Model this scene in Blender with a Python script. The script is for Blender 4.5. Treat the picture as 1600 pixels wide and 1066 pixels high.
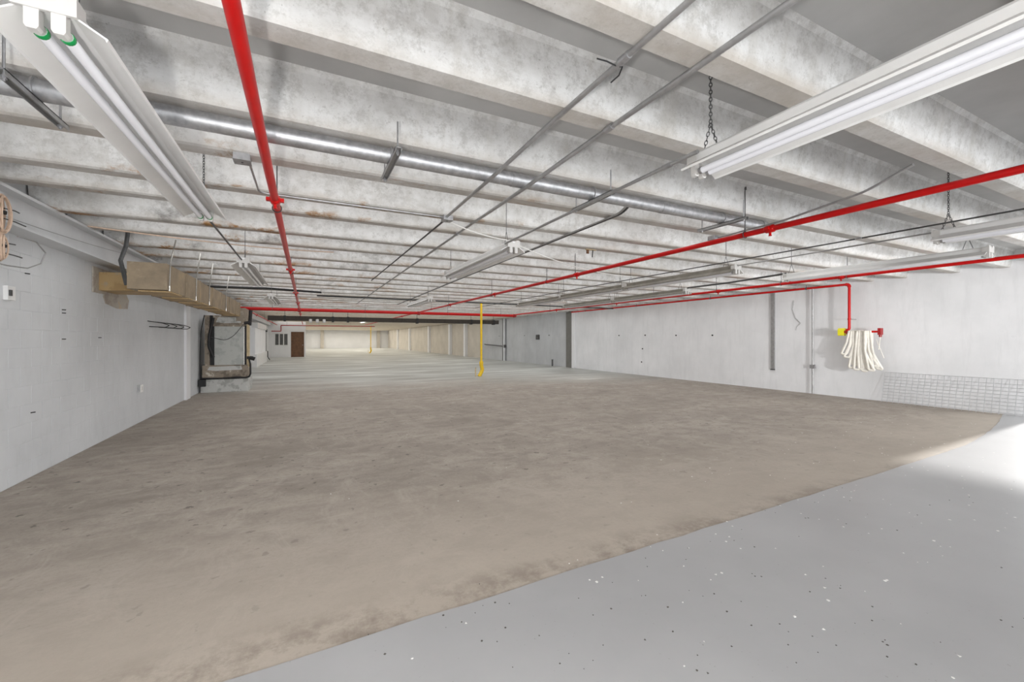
import bpy, math, random
from mathutils import Vector, Matrix
random.seed(7)
for o in list(bpy.data.objects):
    bpy.data.objects.remove(o, do_unlink=True)
SC = bpy.context.scene
COL = SC.collection
PI = math.pi

# ------------------------------------------------------------------ camera
# world: +Y runs down the length of the hall, +X across it, the camera stands over the origin
F_PX, HORIZON, EYE = 654.0, 530.0, 1.5
YAW = math.atan2(322.0, F_PX)                       # the lens points this far right of +Y
cam_d = bpy.data.cameras.new('camera')
cam = bpy.data.objects.new('camera', cam_d)
COL.objects.link(cam)
cam.location = (0, 0, EYE)
cam.rotation_euler = (PI / 2, 0, -YAW)
cam_d.sensor_width = 36.0
cam_d.lens = 36.0 * F_PX / 1600.0
cam_d.shift_y = -(533.0 - HORIZON) / 1600.0
cam_d.clip_start = 0.02
SC.camera = cam

# ------------------------------------------------------------------ world, sun, large lights, exposure
SC.view_settings.view_transform = 'Standard'
SC.view_settings.look = 'None'
SC.view_settings.gamma = 1.0
SC.view_settings.use_curve_mapping = False
SC.view_settings.exposure = 0.0

world = bpy.data.worlds.new('world')
SC.world = world
world.use_nodes = True
wn = world.node_tree.nodes['Background']
wn.inputs[0].default_value = (0.93, 0.97, 1.0, 1)
wn.inputs[1].default_value = 3.0


def light(name, typ, loc, rot, power, color=(1, 1, 1), **kw):
    d = bpy.data.lights.new(name, typ)
    d.energy = power
    d.color = color
    for k, v in kw.items():
        setattr(d, k, v)
    o = bpy.data.objects.new(name, d)
    o.location = loc
    o.rotation_euler = rot
    COL.objects.link(o)
    return o


sun = light('sun', 'SUN', (30, -8, 14), (0, 0, 0), 6.0, (1.0, 0.98, 0.95), angle=math.radians(3))
sun.rotation_euler = Vector((-0.915, -0.03, -0.37)).to_track_quat('-Z', 'Y').to_euler()
# added fill light standing for daylight in the wide opening behind the camera
light('opening_daylight', 'AREA', (4.5, -6.3, 1.45), (PI / 2, 0, 0), 650, (0.97, 0.985, 1.0), shape='RECTANGLE', size=12.0, size_y=2.5)
# photographer's hand-held flash beside the camera
light('flash', 'POINT', (-0.42, -0.3, 1.32), (0, 0, 0), 195, (1, 0.99, 0.97), shadow_soft_size=0.07)
# small aimed light added in that opening to cast the hose rack's shadow
o = light('opening_glare', 'AREA', (5.5, -6.2, 1.45), (0, 0, 0), 42, (1, 0.99, 0.98), shape='DISK', size=0.7, spread=0.75)
o.rotation_euler = Vector((6.5, 12.0, 0.1)).to_track_quat('-Z', 'Y').to_euler()
# far edges of the joists, and fixtureless fill lights added in the gaps between them
far_edges = [-5.4, -4.6, -3.6, -2.8, -1.85, -1.1, -0.15, 0.65, 1.57, 2.31, 3.23, 3.94, 4.82, 5.45, 6.48, 7.28, 8.33, 9.23, 10.33, 11.2, 12.25, 13.05]
while far_edges[-1] < 71.8:
    far_edges.append(far_edges[-1] + (1.05 if len(far_edges) % 2 == 0 else 0.82))
for ya, yb in zip(far_edges[:-1], far_edges[1:]):
    if ya > 3.2 or ya < -0.5:
        gap = yb - ya
        k = min(1.0, max(0.0, (ya - 24) / 20))
        pw = gap * ((38 if ya > 0 else 14) + 12 * min(1, max(0, (ya - 7) / 8)) + 65 * max(0, (ya - 40) / 32))
        light('joist_gap_lamp', 'AREA', (4.9, ya + (gap - .165) / 2, 3.24), (0, 0, 0), pw, (1.0, 1.0 - .04 * k, 1.0 - .12 * k), shape='RECTANGLE', size=14.0, size_y=max(.2, gap - .45))


# ------------------------------------------------------------------ helpers
class MB:
    def __init__(s):
        s.v, s.f, s.m = [], [], []
        s.mi = 0

    def add(s, vs, fs):
        b = len(s.v)
        s.v += [tuple(p) for p in vs]
        s.f += [tuple(b + i for i in q) for q in fs]
        s.m += [s.mi] * len(fs)
        return s

    def box(s, x0, x1, y0, y1, z0, z1):
        return s.add([(x0, y0, z0), (x1, y0, z0), (x1, y1, z0), (x0, y1, z0), (x0, y0, z1), (x1, y0, z1), (x1, y1, z1), (x0, y1, z1)],
                     [(0, 3, 2, 1), (4, 5, 6, 7), (0, 1, 5, 4), (1, 2, 6, 5), (2, 3, 7, 6), (3, 0, 4, 7)])

    def tube(s, pts, r, n=10, cap=True, flat=None):
        """a round bar along a polyline; r may be a list; flat=(a,b) scales the section along its two axes"""
        pts = [Vector(p) for p in pts]
        N = len(pts)
        rs = r if isinstance(r, (list, tuple)) else [r] * N
        tans = []
        for i in range(N):
            a = pts[max(i - 1, 0)]
            b = pts[min(i + 1, N - 1)]
            tans.append((b - a).normalized())
        t0 = tans[0]
        ref = Vector((0, 0, 1)) if abs(t0.z) < 0.9 else Vector((0, 1, 0))
        nrm = (ref - t0 * ref.dot(t0)).normalized()
        rings = []
        for i in range(N):
            t = tans[i]
            nrm = nrm - t * nrm.dot(t)
            nrm.normalize()
            bi = t.cross(nrm)
            fa, fb = flat if flat else (1, 1)
            rings.append([pts[i] + (nrm * math.cos(2 * PI * k / n) * fa + bi * math.sin(2 * PI * k / n) * fb) * rs[i] for k in range(n)])
        vs = [p for ring in rings for p in ring]
        fs = []
        for i in range(N - 1):
            for k in range(n):
                fs.append((i * n + k, i * n + (k + 1) % n, (i + 1) * n + (k + 1) % n, (i + 1) * n + k))
        if cap:
            fs.append(tuple(range(n - 1, -1, -1)))
            fs.append(tuple((N - 1) * n + k for k in range(n)))
        return s.add(vs, fs)

    def prism(s, prof, axis, a, b):
        """prof: 2-D outline; extruded from a to b along 'x', 'y' or 'z'"""
        def P(p, t):
            return {'x': (t, p[0], p[1]), 'y': (p[0], t, p[1]), 'z': (p[0], p[1], t)}[axis]
        n = len(prof)
        vs = [P(p, a) for p in prof] + [P(p, b) for p in prof]
        fs = [tuple(range(n - 1, -1, -1)), tuple(range(n, 2 * n))]
        fs += [(k, (k + 1) % n, n + (k + 1) % n, n + k) for k in range(n)]
        return s.add(vs, fs)

    def mesh(s, name, mats, smooth=False):
        me = bpy.data.meshes.new(name)
        me.from_pydata(s.v, [], s.f)
        for m in (mats if isinstance(mats, (list, tuple)) else [mats]):
            me.materials.append(m)
        me.polygons.foreach_set('material_index', s.m)
        import bmesh
        bm = bmesh.new()
        bm.from_mesh(me)
        bmesh.ops.recalc_face_normals(bm, faces=bm.faces)
        bm.to_mesh(me)
        bm.free()
        if smooth:
            me.polygons.foreach_set('use_smooth', [True] * len(me.polygons))
            me.set_sharp_from_angle(angle=0.8)
        me.update()
        return me

    def build(s, name, mats, parent=None, smooth=False):
        return link(name, s.mesh(name, mats, smooth), parent)


def link(name, me, parent=None, loc=None):
    o = bpy.data.objects.new(name, me)
    COL.objects.link(o)
    if parent:
        o.parent = parent
    if loc:
        o.location = loc
    return o


def tag(o, label, cat, group=None):
    o['label'] = label
    o['category'] = cat
    if group:
        o['group'] = group
    return o


def struct(o, label=None):
    o['kind'] = 'structure'
    if label:
        o['label'] = label
    return o


def thing(name, label, cat, loc=(0, 0, 0), group=None):
    o = bpy.data.objects.new(name, None)
    o.empty_display_size = 0.1
    COL.objects.link(o)
    o.location = loc
    return tag(o, label, cat, group)


# ------------------------------------------------------------------ materials
class NT:
    def __init__(s, name):
        s.mat = bpy.data.materials.new(name)
        s.mat.use_nodes = True
        s.t = s.mat.node_tree
        s.b = s.t.nodes['Principled BSDF']
        s.pos = s.t.nodes.new('ShaderNodeNewGeometry').outputs['Position']

    def n(s, typ, **kw):
        nd = s.t.nodes.new(typ)
        for k, v in kw.items():
            setattr(nd, k, v)
        return nd

    def l(s, a, b):
        s.t.links.new(a, b)

    def scaled(s, sc):
        m = s.n('ShaderNodeMapping')
        m.inputs['Scale'].default_value = sc
        s.l(s.pos, m.inputs['Vector'])
        return m.outputs[0]

    def noise(s, scale, detail=5, rough=0.6, sc=None, dist=0.0):
        nd = s.n('ShaderNodeTexNoise')
        nd.inputs['Scale'].default_value = scale
        nd.inputs['Detail'].default_value = detail
        nd.inputs['Roughness'].default_value = rough
        nd.inputs['Distortion'].default_value = dist
        s.l(s.scaled(sc) if sc else s.pos, nd.inputs['Vector'])
        return nd.outputs['Fac']

    def ramp(s, fac, stops):
        r = s.n('ShaderNodeValToRGB')
        e = r.color_ramp.elements
        while len(e) < len(stops):
            e.new(0.5)
        for el, (p, c) in zip(e, stops):
            el.position = p
            el.color = (c, c, c, 1) if isinstance(c, (int, float)) else (*c, 1)
        s.l(fac, r.inputs[0])
        return r.outputs[0]

    def mix(s, fac, a, b, mode='MIX'):
        m = s.n('ShaderNodeMix', data_type='RGBA', blend_type=mode)
        if isinstance(fac, (int, float)):
            m.inputs[0].default_value = fac
        else:
            s.l(fac, m.inputs[0])
        for i, c in ((6, a), (7, b)):
            if isinstance(c, tuple):
                m.inputs[i].default_value = (*c, 1)
            else:
                s.l(c, m.inputs[i])
        return m.outputs[2]

    def math(s, op, a, b=None, c=None):
        m = s.n('ShaderNodeMath', operation=op)
        for i, x in enumerate((a, b, c)):
            if x is None:
                continue
            if isinstance(x, (int, float)):
                m.inputs[i].default_value = x
            else:
                s.l(x, m.inputs[i])
        return m.outputs[0]

    def axis(s, k):
        x = s.n('ShaderNodeSeparateXYZ')
        s.l(s.pos, x.inputs[0])
        return x.outputs[k]

    def step(s, val, a, b):
        m = s.n('ShaderNodeMapRange', interpolation_type='SMOOTHSTEP')
        m.inputs['From Min'].default_value = a
        m.inputs['From Max'].default_value = b
        s.l(val, m.inputs['Value'])
        return m.outputs[0]

    def bump(s, h, strength=0.2, dist=0.01):
        b = s.n('ShaderNodeBump')
        b.inputs['Strength'].default_value = strength
        b.inputs['Distance'].default_value = dist
        s.l(h, b.inputs['Height'])
        s.l(b.outputs[0], s.b.inputs['Normal'])

    def col(s, c):
        if isinstance(c, tuple):
            s.b.inputs['Base Color'].default_value = (*c, 1)
        else:
            s.l(c, s.b.inputs['Base Color'])
        return s

    def set(s, rough=0.6, metal=0.0, spec=0.5):
        s.b.inputs['Roughness'].default_value = rough
        s.b.inputs['Metallic'].default_value = metal
        s.b.inputs['Specular IOR Level'].default_value = spec
        return s


def simple(name, c, rough=0.5, metal=0.0, var=0.08, scale=9.0, spec=0.5):
    m = NT(name)
    n = m.noise(scale, 4)
    lo = tuple(max(0, x * (1 - var)) for x in c)
    hi = tuple(min(1, x * (1 + var)) for x in c)
    m.col(m.ramp(n, [(0.3, lo), (0.7, hi)])).set(rough, metal, spec)
    return m.mat


def mat_joist():
    m = NT('joist_concrete')
    big = m.noise(1.3, 6, 0.7, (1, 1, 1.6))
    c = m.ramp(big, [(0.30, (0.47, 0.46, 0.445)), (0.47, (0.61, 0.605, 0.595)), (0.66, (0.73, 0.73, 0.725))])
    fine = m.noise(9, 9, 0.85)
    c = m.mix(m.ramp(fine, [(0.49, 0.0), (0.60, 0.55)]), c, (0.36, 0.35, 0.335))
    pits = m.noise(34, 3, 0.6)
    c = m.mix(m.ramp(pits, [(0.66, 0.0), (0.70, 0.4)]), c, (0.25, 0.24, 0.225))
    blot = m.noise(3.4, 6, 0.75, (0.8, 1, 1.2))
    c = m.mix(m.ramp(blot, [(0.53, 0.0), (0.62, 0.35)]), c, (0.40, 0.385, 0.36))
    streak = m.noise(2.6, 5, 0.65, (2.4, 1, 0.22))
    c = m.mix(m.ramp(streak, [(0.52, 0.0), (0.70, 0.4)]), c, (0.44, 0.42, 0.38))
    # tan soiling that clings to the lower edge of each joist
    wob = m.math('ADD', m.axis(2), m.math('MULTIPLY', m.noise(2.5, 5, 0.7), -.12))
    low = m.step(wob, 2.945, 2.855)
    tan = m.noise(1.1, 6, 0.65, (0.7, 1.7, 1))
    c = m.mix(m.math('MULTIPLY', low, m.ramp(tan, [(0.36, 0.15), (0.64, 0.8)])), c, (0.43, 0.385, 0.335))
    # rust bleeding out of the reinforcement, mostly on the left-hand half
    rust = m.noise(1.0, 7, 0.75, (0.8, 1.3, 2.0), 0.5)
    left = m.step(m.axis(0), 4.5, -1.5)
    rf = m.math('MULTIPLY', m.ramp(rust, [(0.555, 0.0), (0.62, 0.95)]), m.math('MULTIPLY', m.step(wob, 2.96, 2.86), m.math('MULTIPLY', m.step(m.axis(1), 2.9, 4.2), m.math('ADD', m.math('MULTIPLY', left, 0.85), 0.15))))
    c = m.mix(rf, c, (0.27, 0.13, 0.03))
    soot = m.noise(1.9, 6, 0.7, (0.8, 1, 1))
    sf = m.math('MULTIPLY', m.ramp(soot, [(0.56, 0.0), (0.68, 0.75)]), m.math('MULTIPLY', left, m.step(m.axis(1), 4.0, 7.0)))
    c = m.mix(sf, c, (0.11, 0.10, 0.09))
    far = m.step(m.axis(1), 20.0, 27.0)
    c = m.mix(m.math('MULTIPLY', far, 0.5), c, (0.50, 0.42, 0.30))  # warm light on the far joists, mixed into the concrete colour
    m.col(c).set(0.9, 0, 0.2)
    m.bump(m.noise(26, 7, 0.75), 0.35, 0.008)
    return m.mat


def mat_slab():
    m = NT('slab_concrete')
    c = m.ramp(m.noise(0.9, 5, 0.6), [(0.3, (0.37, 0.365, 0.355)), (0.7, (0.50, 0.495, 0.485))])
    m.col(c).set(0.92, 0, 0.2)
    m.bump(m.noise(22, 5), 0.15, 0.005)
    return m.mat


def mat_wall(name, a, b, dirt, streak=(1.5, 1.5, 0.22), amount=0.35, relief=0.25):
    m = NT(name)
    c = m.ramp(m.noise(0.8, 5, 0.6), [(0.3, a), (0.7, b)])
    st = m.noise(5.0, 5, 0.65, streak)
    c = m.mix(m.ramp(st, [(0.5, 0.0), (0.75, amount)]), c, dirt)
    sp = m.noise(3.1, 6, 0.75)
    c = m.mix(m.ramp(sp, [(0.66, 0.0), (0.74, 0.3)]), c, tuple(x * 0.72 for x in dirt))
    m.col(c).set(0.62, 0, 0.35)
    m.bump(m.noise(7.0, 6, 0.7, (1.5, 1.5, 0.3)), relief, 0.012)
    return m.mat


def mat_bare_floor():
    m = NT('bare_concrete_floor')
    big = m.noise(0.55, 6, 0.62, (1.0, 1.6, 1), 0.3)
    c = m.ramp(big, [(0.28, (0.27, 0.235, 0.200)), (0.48, (0.345, 0.303, 0.262)), (0.70, (0.42, 0.372, 0.322))])
    mid = m.noise(3.2, 6, 0.72, (1.0, 1.4, 1))
    c = m.mix(m.ramp(mid, [(0.46, 0.0), (0.60, 0.55)]), c, (0.235, 0.203, 0.173))
    grain = m.noise(30, 5, 0.8)
    c = m.mix(m.ramp(grain, [(0.48, 0.0), (0.62, 0.4)]), c, (0.22, 0.19, 0.16))
    swirl = m.noise(1.5, 8, 0.8, (1.2, 0.8, 1), 1.6)
    c = m.mix(m.ramp(swirl, [(0.52, 0.0), (0.62, 0.4)]), c, (0.47, 0.425, 0.375))
    lite = m.noise(1.7, 6, 0.7, (0.7, 2.4, 1), 0.5)
    c = m.mix(m.ramp(lite, [(0.55, 0.0), (0.75, 0.5)]), c, (0.50, 0.45, 0.395))
    spots = m.noise(9.0, 3, 0.5)
    c = m.mix(m.ramp(spots, [(0.66, 0.0), (0.70, 0.7)]), c, (0.11, 0.098, 0.085))
    # pale scraped fringe and a dark band beside the painted strip
    y = m.axis(1)
    wob = m.math('ADD', y, m.math('MULTIPLY', m.noise(1.4, 5, 0.7), -0.8))
    edge = m.math('SUBTRACT', 1.0, m.step(wob, 1.9, 4.6))
    c = m.mix(m.math('MULTIPLY', edge, 0.65), c, (0.54, 0.475, 0.40))
    dk = m.math('MULTIPLY', m.math('SUBTRACT', 1.0, m.step(y, 2.3, 2.62)), m.ramp(m.noise(2.6, 6, 0.75), [(0.45, 0.0), (0.6, 0.7)]))
    c = m.mix(dk, c, (0.25, 0.205, 0.17))
    # greyer, paint-worn concrete further down the hall and along the right wall
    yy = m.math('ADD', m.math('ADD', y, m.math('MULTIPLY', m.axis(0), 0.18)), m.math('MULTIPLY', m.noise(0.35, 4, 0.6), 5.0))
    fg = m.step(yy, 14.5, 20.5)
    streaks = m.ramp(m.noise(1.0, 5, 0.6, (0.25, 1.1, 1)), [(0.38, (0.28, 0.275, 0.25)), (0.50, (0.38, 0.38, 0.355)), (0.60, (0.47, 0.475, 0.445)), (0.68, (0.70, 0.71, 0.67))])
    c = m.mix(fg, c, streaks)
    m.col(c)
    m.set(0.7, 0, 0.35)
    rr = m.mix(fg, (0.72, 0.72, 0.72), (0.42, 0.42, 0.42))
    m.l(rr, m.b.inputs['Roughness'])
    m.bump(m.noise(26, 6, 0.7), 0.18, 0.004)
    return m.mat


def mat_paint_floor():
    m = NT('grey_floor_paint')
    c = m.ramp(m.noise(0.7, 5, 0.6), [(0.3, (0.385, 0.385, 0.39)), (0.7, (0.45, 0.45, 0.455))])
    sc = m.noise(60, 2, 0.5)
    c = m.mix(m.ramp(sc, [(0.73, 0.0), (0.76, 0.6)]), c, (0.25, 0.23, 0.22))
    scuff = m.noise(6, 5, 0.7, (0.5, 2.2, 1))
    c = m.mix(m.ramp(scuff, [(0.62, 0.0), (0.75, 0.22)]), c, (0.36, 0.35, 0.345))
    m.col(c).set(0.32, 0, 0.45)
    m.bump(m.noise(9, 4), 0.04, 0.004)
    return m.mat


def mat_galv():
    m = NT('galvanised_steel')
    c = m.ramp(m.noise(22, 3, 0.6), [(0.3, (0.34, 0.34, 0.35)), (0.7, (0.52, 0.52, 0.53))])
    m.col(c).set(0.46, 0.8, 0.5)
    return m.mat


def mat_duct():
    m = NT('brown_duct_board')
    c = m.ramp(m.noise(3.0, 5, 0.65), [(0.3, (0.20, 0.155, 0.105)), (0.55, (0.29, 0.225, 0.15)), (0.75, (0.40, 0.29, 0.16))])
    c = m.mix(m.ramp(m.noise(9, 4), [(0.6, 0.0), (0.75, 0.35)]), c, (0.46, 0.40, 0.31))
    m.col(c).set(0.6, 0, 0.4)
    return m.mat


def mat_mottled(name, a, b, k, rough=0.6):
    m = NT(name)
    c = m.ramp(m.noise(5.0, 5, 0.65), [(0.42, a), (0.5, b), (0.6, b), (0.68, k)])
    m.col(c).set(rough, 0, 0.4)
    return m.mat


M = dict(
    joist=mat_joist(), slab=mat_slab(),
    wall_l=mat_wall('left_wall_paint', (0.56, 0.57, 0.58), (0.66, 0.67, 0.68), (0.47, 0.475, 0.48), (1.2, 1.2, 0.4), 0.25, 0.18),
    wall_r=mat_wall('white_wall_paint', (0.68, 0.685, 0.695), (0.80, 0.80, 0.81), (0.58, 0.585, 0.59)),
    wall_g=mat_wall('worn_grey_wall_paint', (0.44, 0.45, 0.46), (0.55, 0.56, 0.57), (0.36, 0.36, 0.36)),
    wall_b=mat_wall('beige_wall_paint', (0.50, 0.46, 0.40), (0.62, 0.57, 0.50), (0.42, 0.38, 0.33)),
    wall_w=mat_wall('clean_white_paint', (0.74, 0.74, 0.75), (0.80, 0.80, 0.81), (0.68, 0.68, 0.69), amount=0.15),
    floor=mat_bare_floor(), paint=mat_paint_floor(),
    galv=mat_galv(),
    conduit=simple('conduit_steel', (0.40, 0.40, 0.40), 0.45, 0.7, 0.15, 14),
    dark_steel=simple('dark_steel', (0.10, 0.10, 0.10), 0.5, 0.6, 0.2, 14),
    red=simple('red_pipe_paint', (0.50, 0.004, 0.004), 0.34, 0, 0.08, 6, 0.3),
    dred=simple('dull_red_pipe_paint', (0.33, 0.012, 0.014), 0.4, 0, 0.12, 6, 0.5),
    yellow=simple('yellow_paint', (0.80, 0.52, 0.01), 0.4, 0, 0.1, 8),
    lemon=simple('yellow_plastic', (0.78, 0.72, 0.02), 0.45, 0, 0.06, 8),
    enamel=simple('white_enamel', (0.72, 0.715, 0.705), 0.35, 0, 0.03, 5),
    reflector=simple('reflector_enamel', (0.74, 0.73, 0.715), 0.38, 0, 0.05, 4),
    glass=simple('frosted_tube_glass', (0.84, 0.84, 0.88), 0.18, 0, 0.015, 3),
    plastic=simple('white_plastic', (0.56, 0.545, 0.525), 0.4, 0, 0.03, 6),
    green=simple('green_tube_cap', (0.005, 0.32, 0.08), 0.22, 0.2, 0.1, 20),
    black=simple('black_rubber', (0.012, 0.012, 0.013), 0.6, 0, 0.2, 10),
    brownblack=simple('sooty_brown_steel', (0.035, 0.027, 0.02), 0.7, 0, 0.3, 8),
    duct=mat_duct(),
    tanduct=mat_mottled('tan_mastic', (0.36, 0.24, 0.11), (0.46, 0.32, 0.16), (0.40, 0.33, 0.24)),
    mastic=mat_mottled('grey_mastic_smear', (0.33, 0.29, 0.25), (0.41, 0.37, 0.32), (0.50, 0.36, 0.20), 0.8),
    aged=simple('grimy_enamel', (0.20, 0.185, 0.155), 0.6, 0, 0.2, 6),  # dark enamel that paints in the shade on camera-facing fixture sides
    foil=simple('foil_tape', (0.5, 0.49, 0.46), 0.25, 0.8, 0.1, 30),
    ahu=mat_mottled('grey_unit_panel', (0.38, 0.39, 0.37), (0.46, 0.47, 0.445), (0.41, 0.42, 0.39), 0.45),
    ahub=mat_mottled('mastic_stained_sheet_metal', (0.16, 0.13, 0.10), (0.27, 0.225, 0.175), (0.60, 0.55, 0.46)),
    plinth=mat_mottled('stained_plinth', (0.36, 0.36, 0.34), (0.52, 0.52, 0.50), (0.60, 0.60, 0.58), 0.8),
    timber=simple('pale_timber', (0.58, 0.46, 0.28), 0.65, 0, 0.25, 6),
    door=simple('brown_door_wood', (0.13, 0.058, 0.022), 0.5, 0, 0.3, 5),
    grille=simple('grey_grille', (0.20, 0.20, 0.195), 0.5, 0.3, 0.1, 12),
    cable=simple('tan_cable', (0.55, 0.40, 0.30), 0.5, 0, 0.15, 20),
    wire=simple('white_wire', (0.70, 0.69, 0.66), 0.5, 0, 0.05, 20),
    hose=simple('cream_canvas_hose', (0.78, 0.75, 0.68), 0.85, 0, 0.08, 12),
    beam=simple('white_steel_paint', (0.60, 0.61, 0.62), 0.45, 0, 0.06, 3),
    greycol=simple('grey_pilaster_paint', (0.16, 0.155, 0.14), 0.7, 0, 0.12, 4),
    chip=simple('white_chip', (0.85, 0.84, 0.81), 0.7, 0, 0.05, 9),
    grit=simple('dark_grit', (0.10, 0.09, 0.08), 0.8, 0, 0.2, 9),
    mesh=simple('zinc_wire', (0.50, 0.51, 0.52), 0.35, 0.6, 0.08, 10),
    lamp=None,
)
lm = NT('lit_fluorescent_tube')
lm.col((0.9, 0.9, 0.9))
lm.b.inputs['Emission Color'].default_value = (1.0, 0.95, 0.86, 1)
lm.b.inputs['Emission Strength'].default_value = 3.0
M['lamp'] = lm.mat

# ------------------------------------------------------------------ the setting
XL, XR, YB, YF = -2.68, 12.5, -6.5, 73.0
ZB, ZS = 2.92, 3.25              # joist undersides, slab underside
YPAINT = 2.21

floor = struct(MB().box(XL - .3, XR + .3, YB - 4, YF + .3, -0.3, 0.0).build('floor', M['floor']), 'bare brown concrete floor turning grey further down the hall')
# painted strip with a slightly ragged edge
edge = []
x = XL
while x < XR:
    edge.append((x, YPAINT + .03 * x + random.uniform(-.008, .008) + (0.4 * max(0, (x - 8.0) / 3.5) ** 1.5)))
    x += 0.25
edge.append((XR, YPAINT + .375 + .57))
mb = MB()
n = len(edge)
vs = [(x, YB - 3.9, 0.004) for x, y in edge] + [(x, y, 0.004) for x, y in edge] + [(x, y + .004, 0.0) for x, y in edge]
fs = [(i, i + 1, n + i + 1, n + i) for i in range(n - 1)] + [(n + i, n + i + 1, 2 * n + i + 1, 2 * n + i) for i in range(n - 1)]
mb.add(vs, fs)
o = mb.build('painted_strip', M['paint'], floor)
o['label'] = 'smooth grey painted strip of floor'

ceiling = struct(MB().box(XL - .3, XR + .3, YB, YF + .3, ZS, ZS + 0.25).build('ceiling', M['slab']), 'ribbed concrete ceiling of close-set joists')
W = 0.165
prof = [(-W, 0.015), (-W + .015, 0), (-.015, 0), (0, 0.015), (0.045, ZS - ZB - .03), (0.075, ZS - ZB + .01), (-W - .075, ZS - ZB + .01), (-W - .045, ZS - ZB - .03)]
jm = MB().prism(prof, 'x', XL + .02, XR).mesh('joist', M['joist'])
for y in far_edges:
    link('joist', jm, ceiling, (0, y, ZB))

# left wall: painted block
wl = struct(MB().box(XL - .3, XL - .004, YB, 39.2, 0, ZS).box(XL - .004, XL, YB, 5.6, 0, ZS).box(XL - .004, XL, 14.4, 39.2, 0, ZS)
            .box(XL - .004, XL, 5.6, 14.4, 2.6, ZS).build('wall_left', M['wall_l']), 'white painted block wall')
BL, BH, G = 0.4, 0.2, 0.005
bmsh = {}
for w in (BL, BL / 2):
    c = 0.003
    mb = MB()
    mb.add([(-.006, G / 2, G / 2), (-.006, w - G / 2, G / 2), (-.006, w - G / 2, BH - G / 2), (-.006, G / 2, BH - G / 2),
            (-.001, G / 2, G / 2), (-.001, w - G / 2, G / 2), (-.001, w - G / 2, BH - G / 2), (-.001, G / 2, BH - G / 2),
            (0, G / 2 + c, G / 2 + c), (0, w - G / 2 - c, G / 2 + c), (0, w - G / 2 - c, BH - G / 2 - c), (0, G / 2 + c, BH - G / 2 - c)],
           [(0, 1, 5, 4), (1, 2, 6, 5), (2, 3, 7, 6), (3, 0, 4, 7), (4, 5, 9, 8), (5, 6, 10, 9), (6, 7, 11, 10), (7, 4, 8, 11), (8, 9, 10, 11)])
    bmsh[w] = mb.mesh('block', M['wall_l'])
for r in range(13):
    y = 5.6
    first = r % 2 == 1
    while y < 14.4 - 1e-4:
        w = BL / 2 if first or 14.4 - y < BL - 1e-4 else BL
        first = False
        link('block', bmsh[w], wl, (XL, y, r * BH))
        y += w
MB().box(XL, XL + .05, 12.75, 13.15, 0, 2.55).build('pilaster', M['wall_w'], wl)

# right wall: a daylight door just outside the view, then white, worn grey and beige lengths
DY0, DY1, DZ = -4.5, 2.70, 2.55
wr = struct(MB().box(XR, XR + .3, DY1, 18.2, 0, ZS).box(XR, XR + .3, YB, DY0, 0, ZS).box(XR, XR + .3, DY0, DY1, DZ, ZS).build('wall_right', M['wall_r']),
            'white painted concrete wall with vertical brush streaks')
o = MB().box(XR + .02, XR + .3, 18.2, 31.0, 0, ZS).build('wall_panel', M['wall_g'], wr)
o['label'] = 'worn grey length of the wall'
o = MB().box(XR + .02, XR + .3, 31.0, YF, 0, ZS).build('wall_panel', M['wall_b'], wr)
o['label'] = 'beige length of the wall'
o = MB().box(XR - .06, XR + .05, 18.2, 18.75, 0, ZS).build('pilaster', M['greycol'], wr)
o['label'] = 'dark grey pilaster'
MB().box(XR - .08, XR + .05, 17.95, 18.2, 0, ZB).build('pilaster_return', M['wall_w'], wr)
pm = MB().box(-.22, .03, -.2, .2, 0, ZS).mesh('pilaster', M['wall_w'])
for y in (34.3, 38.6, 46.2, 56.0, 64.0):
    link('pilaster', pm, wr, (XR, y, 0))

# far wall and the office box at the far left
wf = struct(MB().box(XL - .3, XR + .3, YF, YF + .3, 0, ZS).build('wall_far', M['wall_w']), 'bright white wall at the far end')
for x in (2.3, 10.9):
    MB().box(x - .25, x + .25, YF - .3, YF, 0, ZS).build('pilaster', M['wall_b'], wf)
wo = MB()
DX0, DX1 = -1.10, -0.14
GX0, GX1, GZ0, GZ1 = -2.27, -1.32, 1.02, 1.92
wo.box(XL, GX0, 39, 39.15, 0, ZS).box(GX1, DX0, 39, 39.15, 0, ZS).box(GX0, GX1, 39, 39.15, 0, GZ0).box(GX0, GX1, 39, 39.15, GZ1, ZS)
wo.box(DX0, DX1, 39, 39.15, 2.1, ZS).box(DX1, -0.02, 39, YF, 0, ZS)
wo = struct(wo.build('wall_office', M['wall_w']), 'white partition wall of a small office')
d = struct(MB().box(DX0 + .03, DX1 - .03, 39.03, 39.08, 0.01, 2.08).build('door_1', M['door']), 'dark brown wooden door in the white partition')
mb = MB()
for a, b in ((DX0, DX0 + .04), (DX1 - .04, DX1)):
    mb.box(a, b, 38.98, 39.1, 0, 2.1)
mb.box(DX0, DX1, 38.98, 39.1, 2.06, 2.1).build('door_frame', M['door'], d)
MB().tube([(DX1 - .1, 39.03, 1.0), (DX1 - .1, 38.96, 1.0)], .03, 8).build('door_knob', M['galv'], d)
w = struct(MB().box(GX0, GX1, 39.06, 39.09, GZ0, GZ1).build('window_1', M['grille']), 'grey louvred window in the white partition')
mb = MB()
for i in range(4):
    x = GX0 + (GX1 - GX0) * i / 3
    mb.box(x - .035, x + .035, 38.97, 39.07, GZ0, GZ1)
mb.box(GX0 - .035, GX1 + .035, 38.97, 39.07, GZ1, GZ1 + .05).box(GX0 - .035, GX1 + .035, 38.97, 39.07, GZ0 - .05, GZ0)
mb.build('window_frame', M['enamel'], w)
sl = MB().box(GX0, GX1, -.03, .03, -.006, .006).mesh('slat', M['grille'])
for i in range(9):
    s = link('slat', sl, w, (0, 39.02, GZ0 + .05 + i * .1))
    s.rotation_euler.x = 0.6

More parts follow.
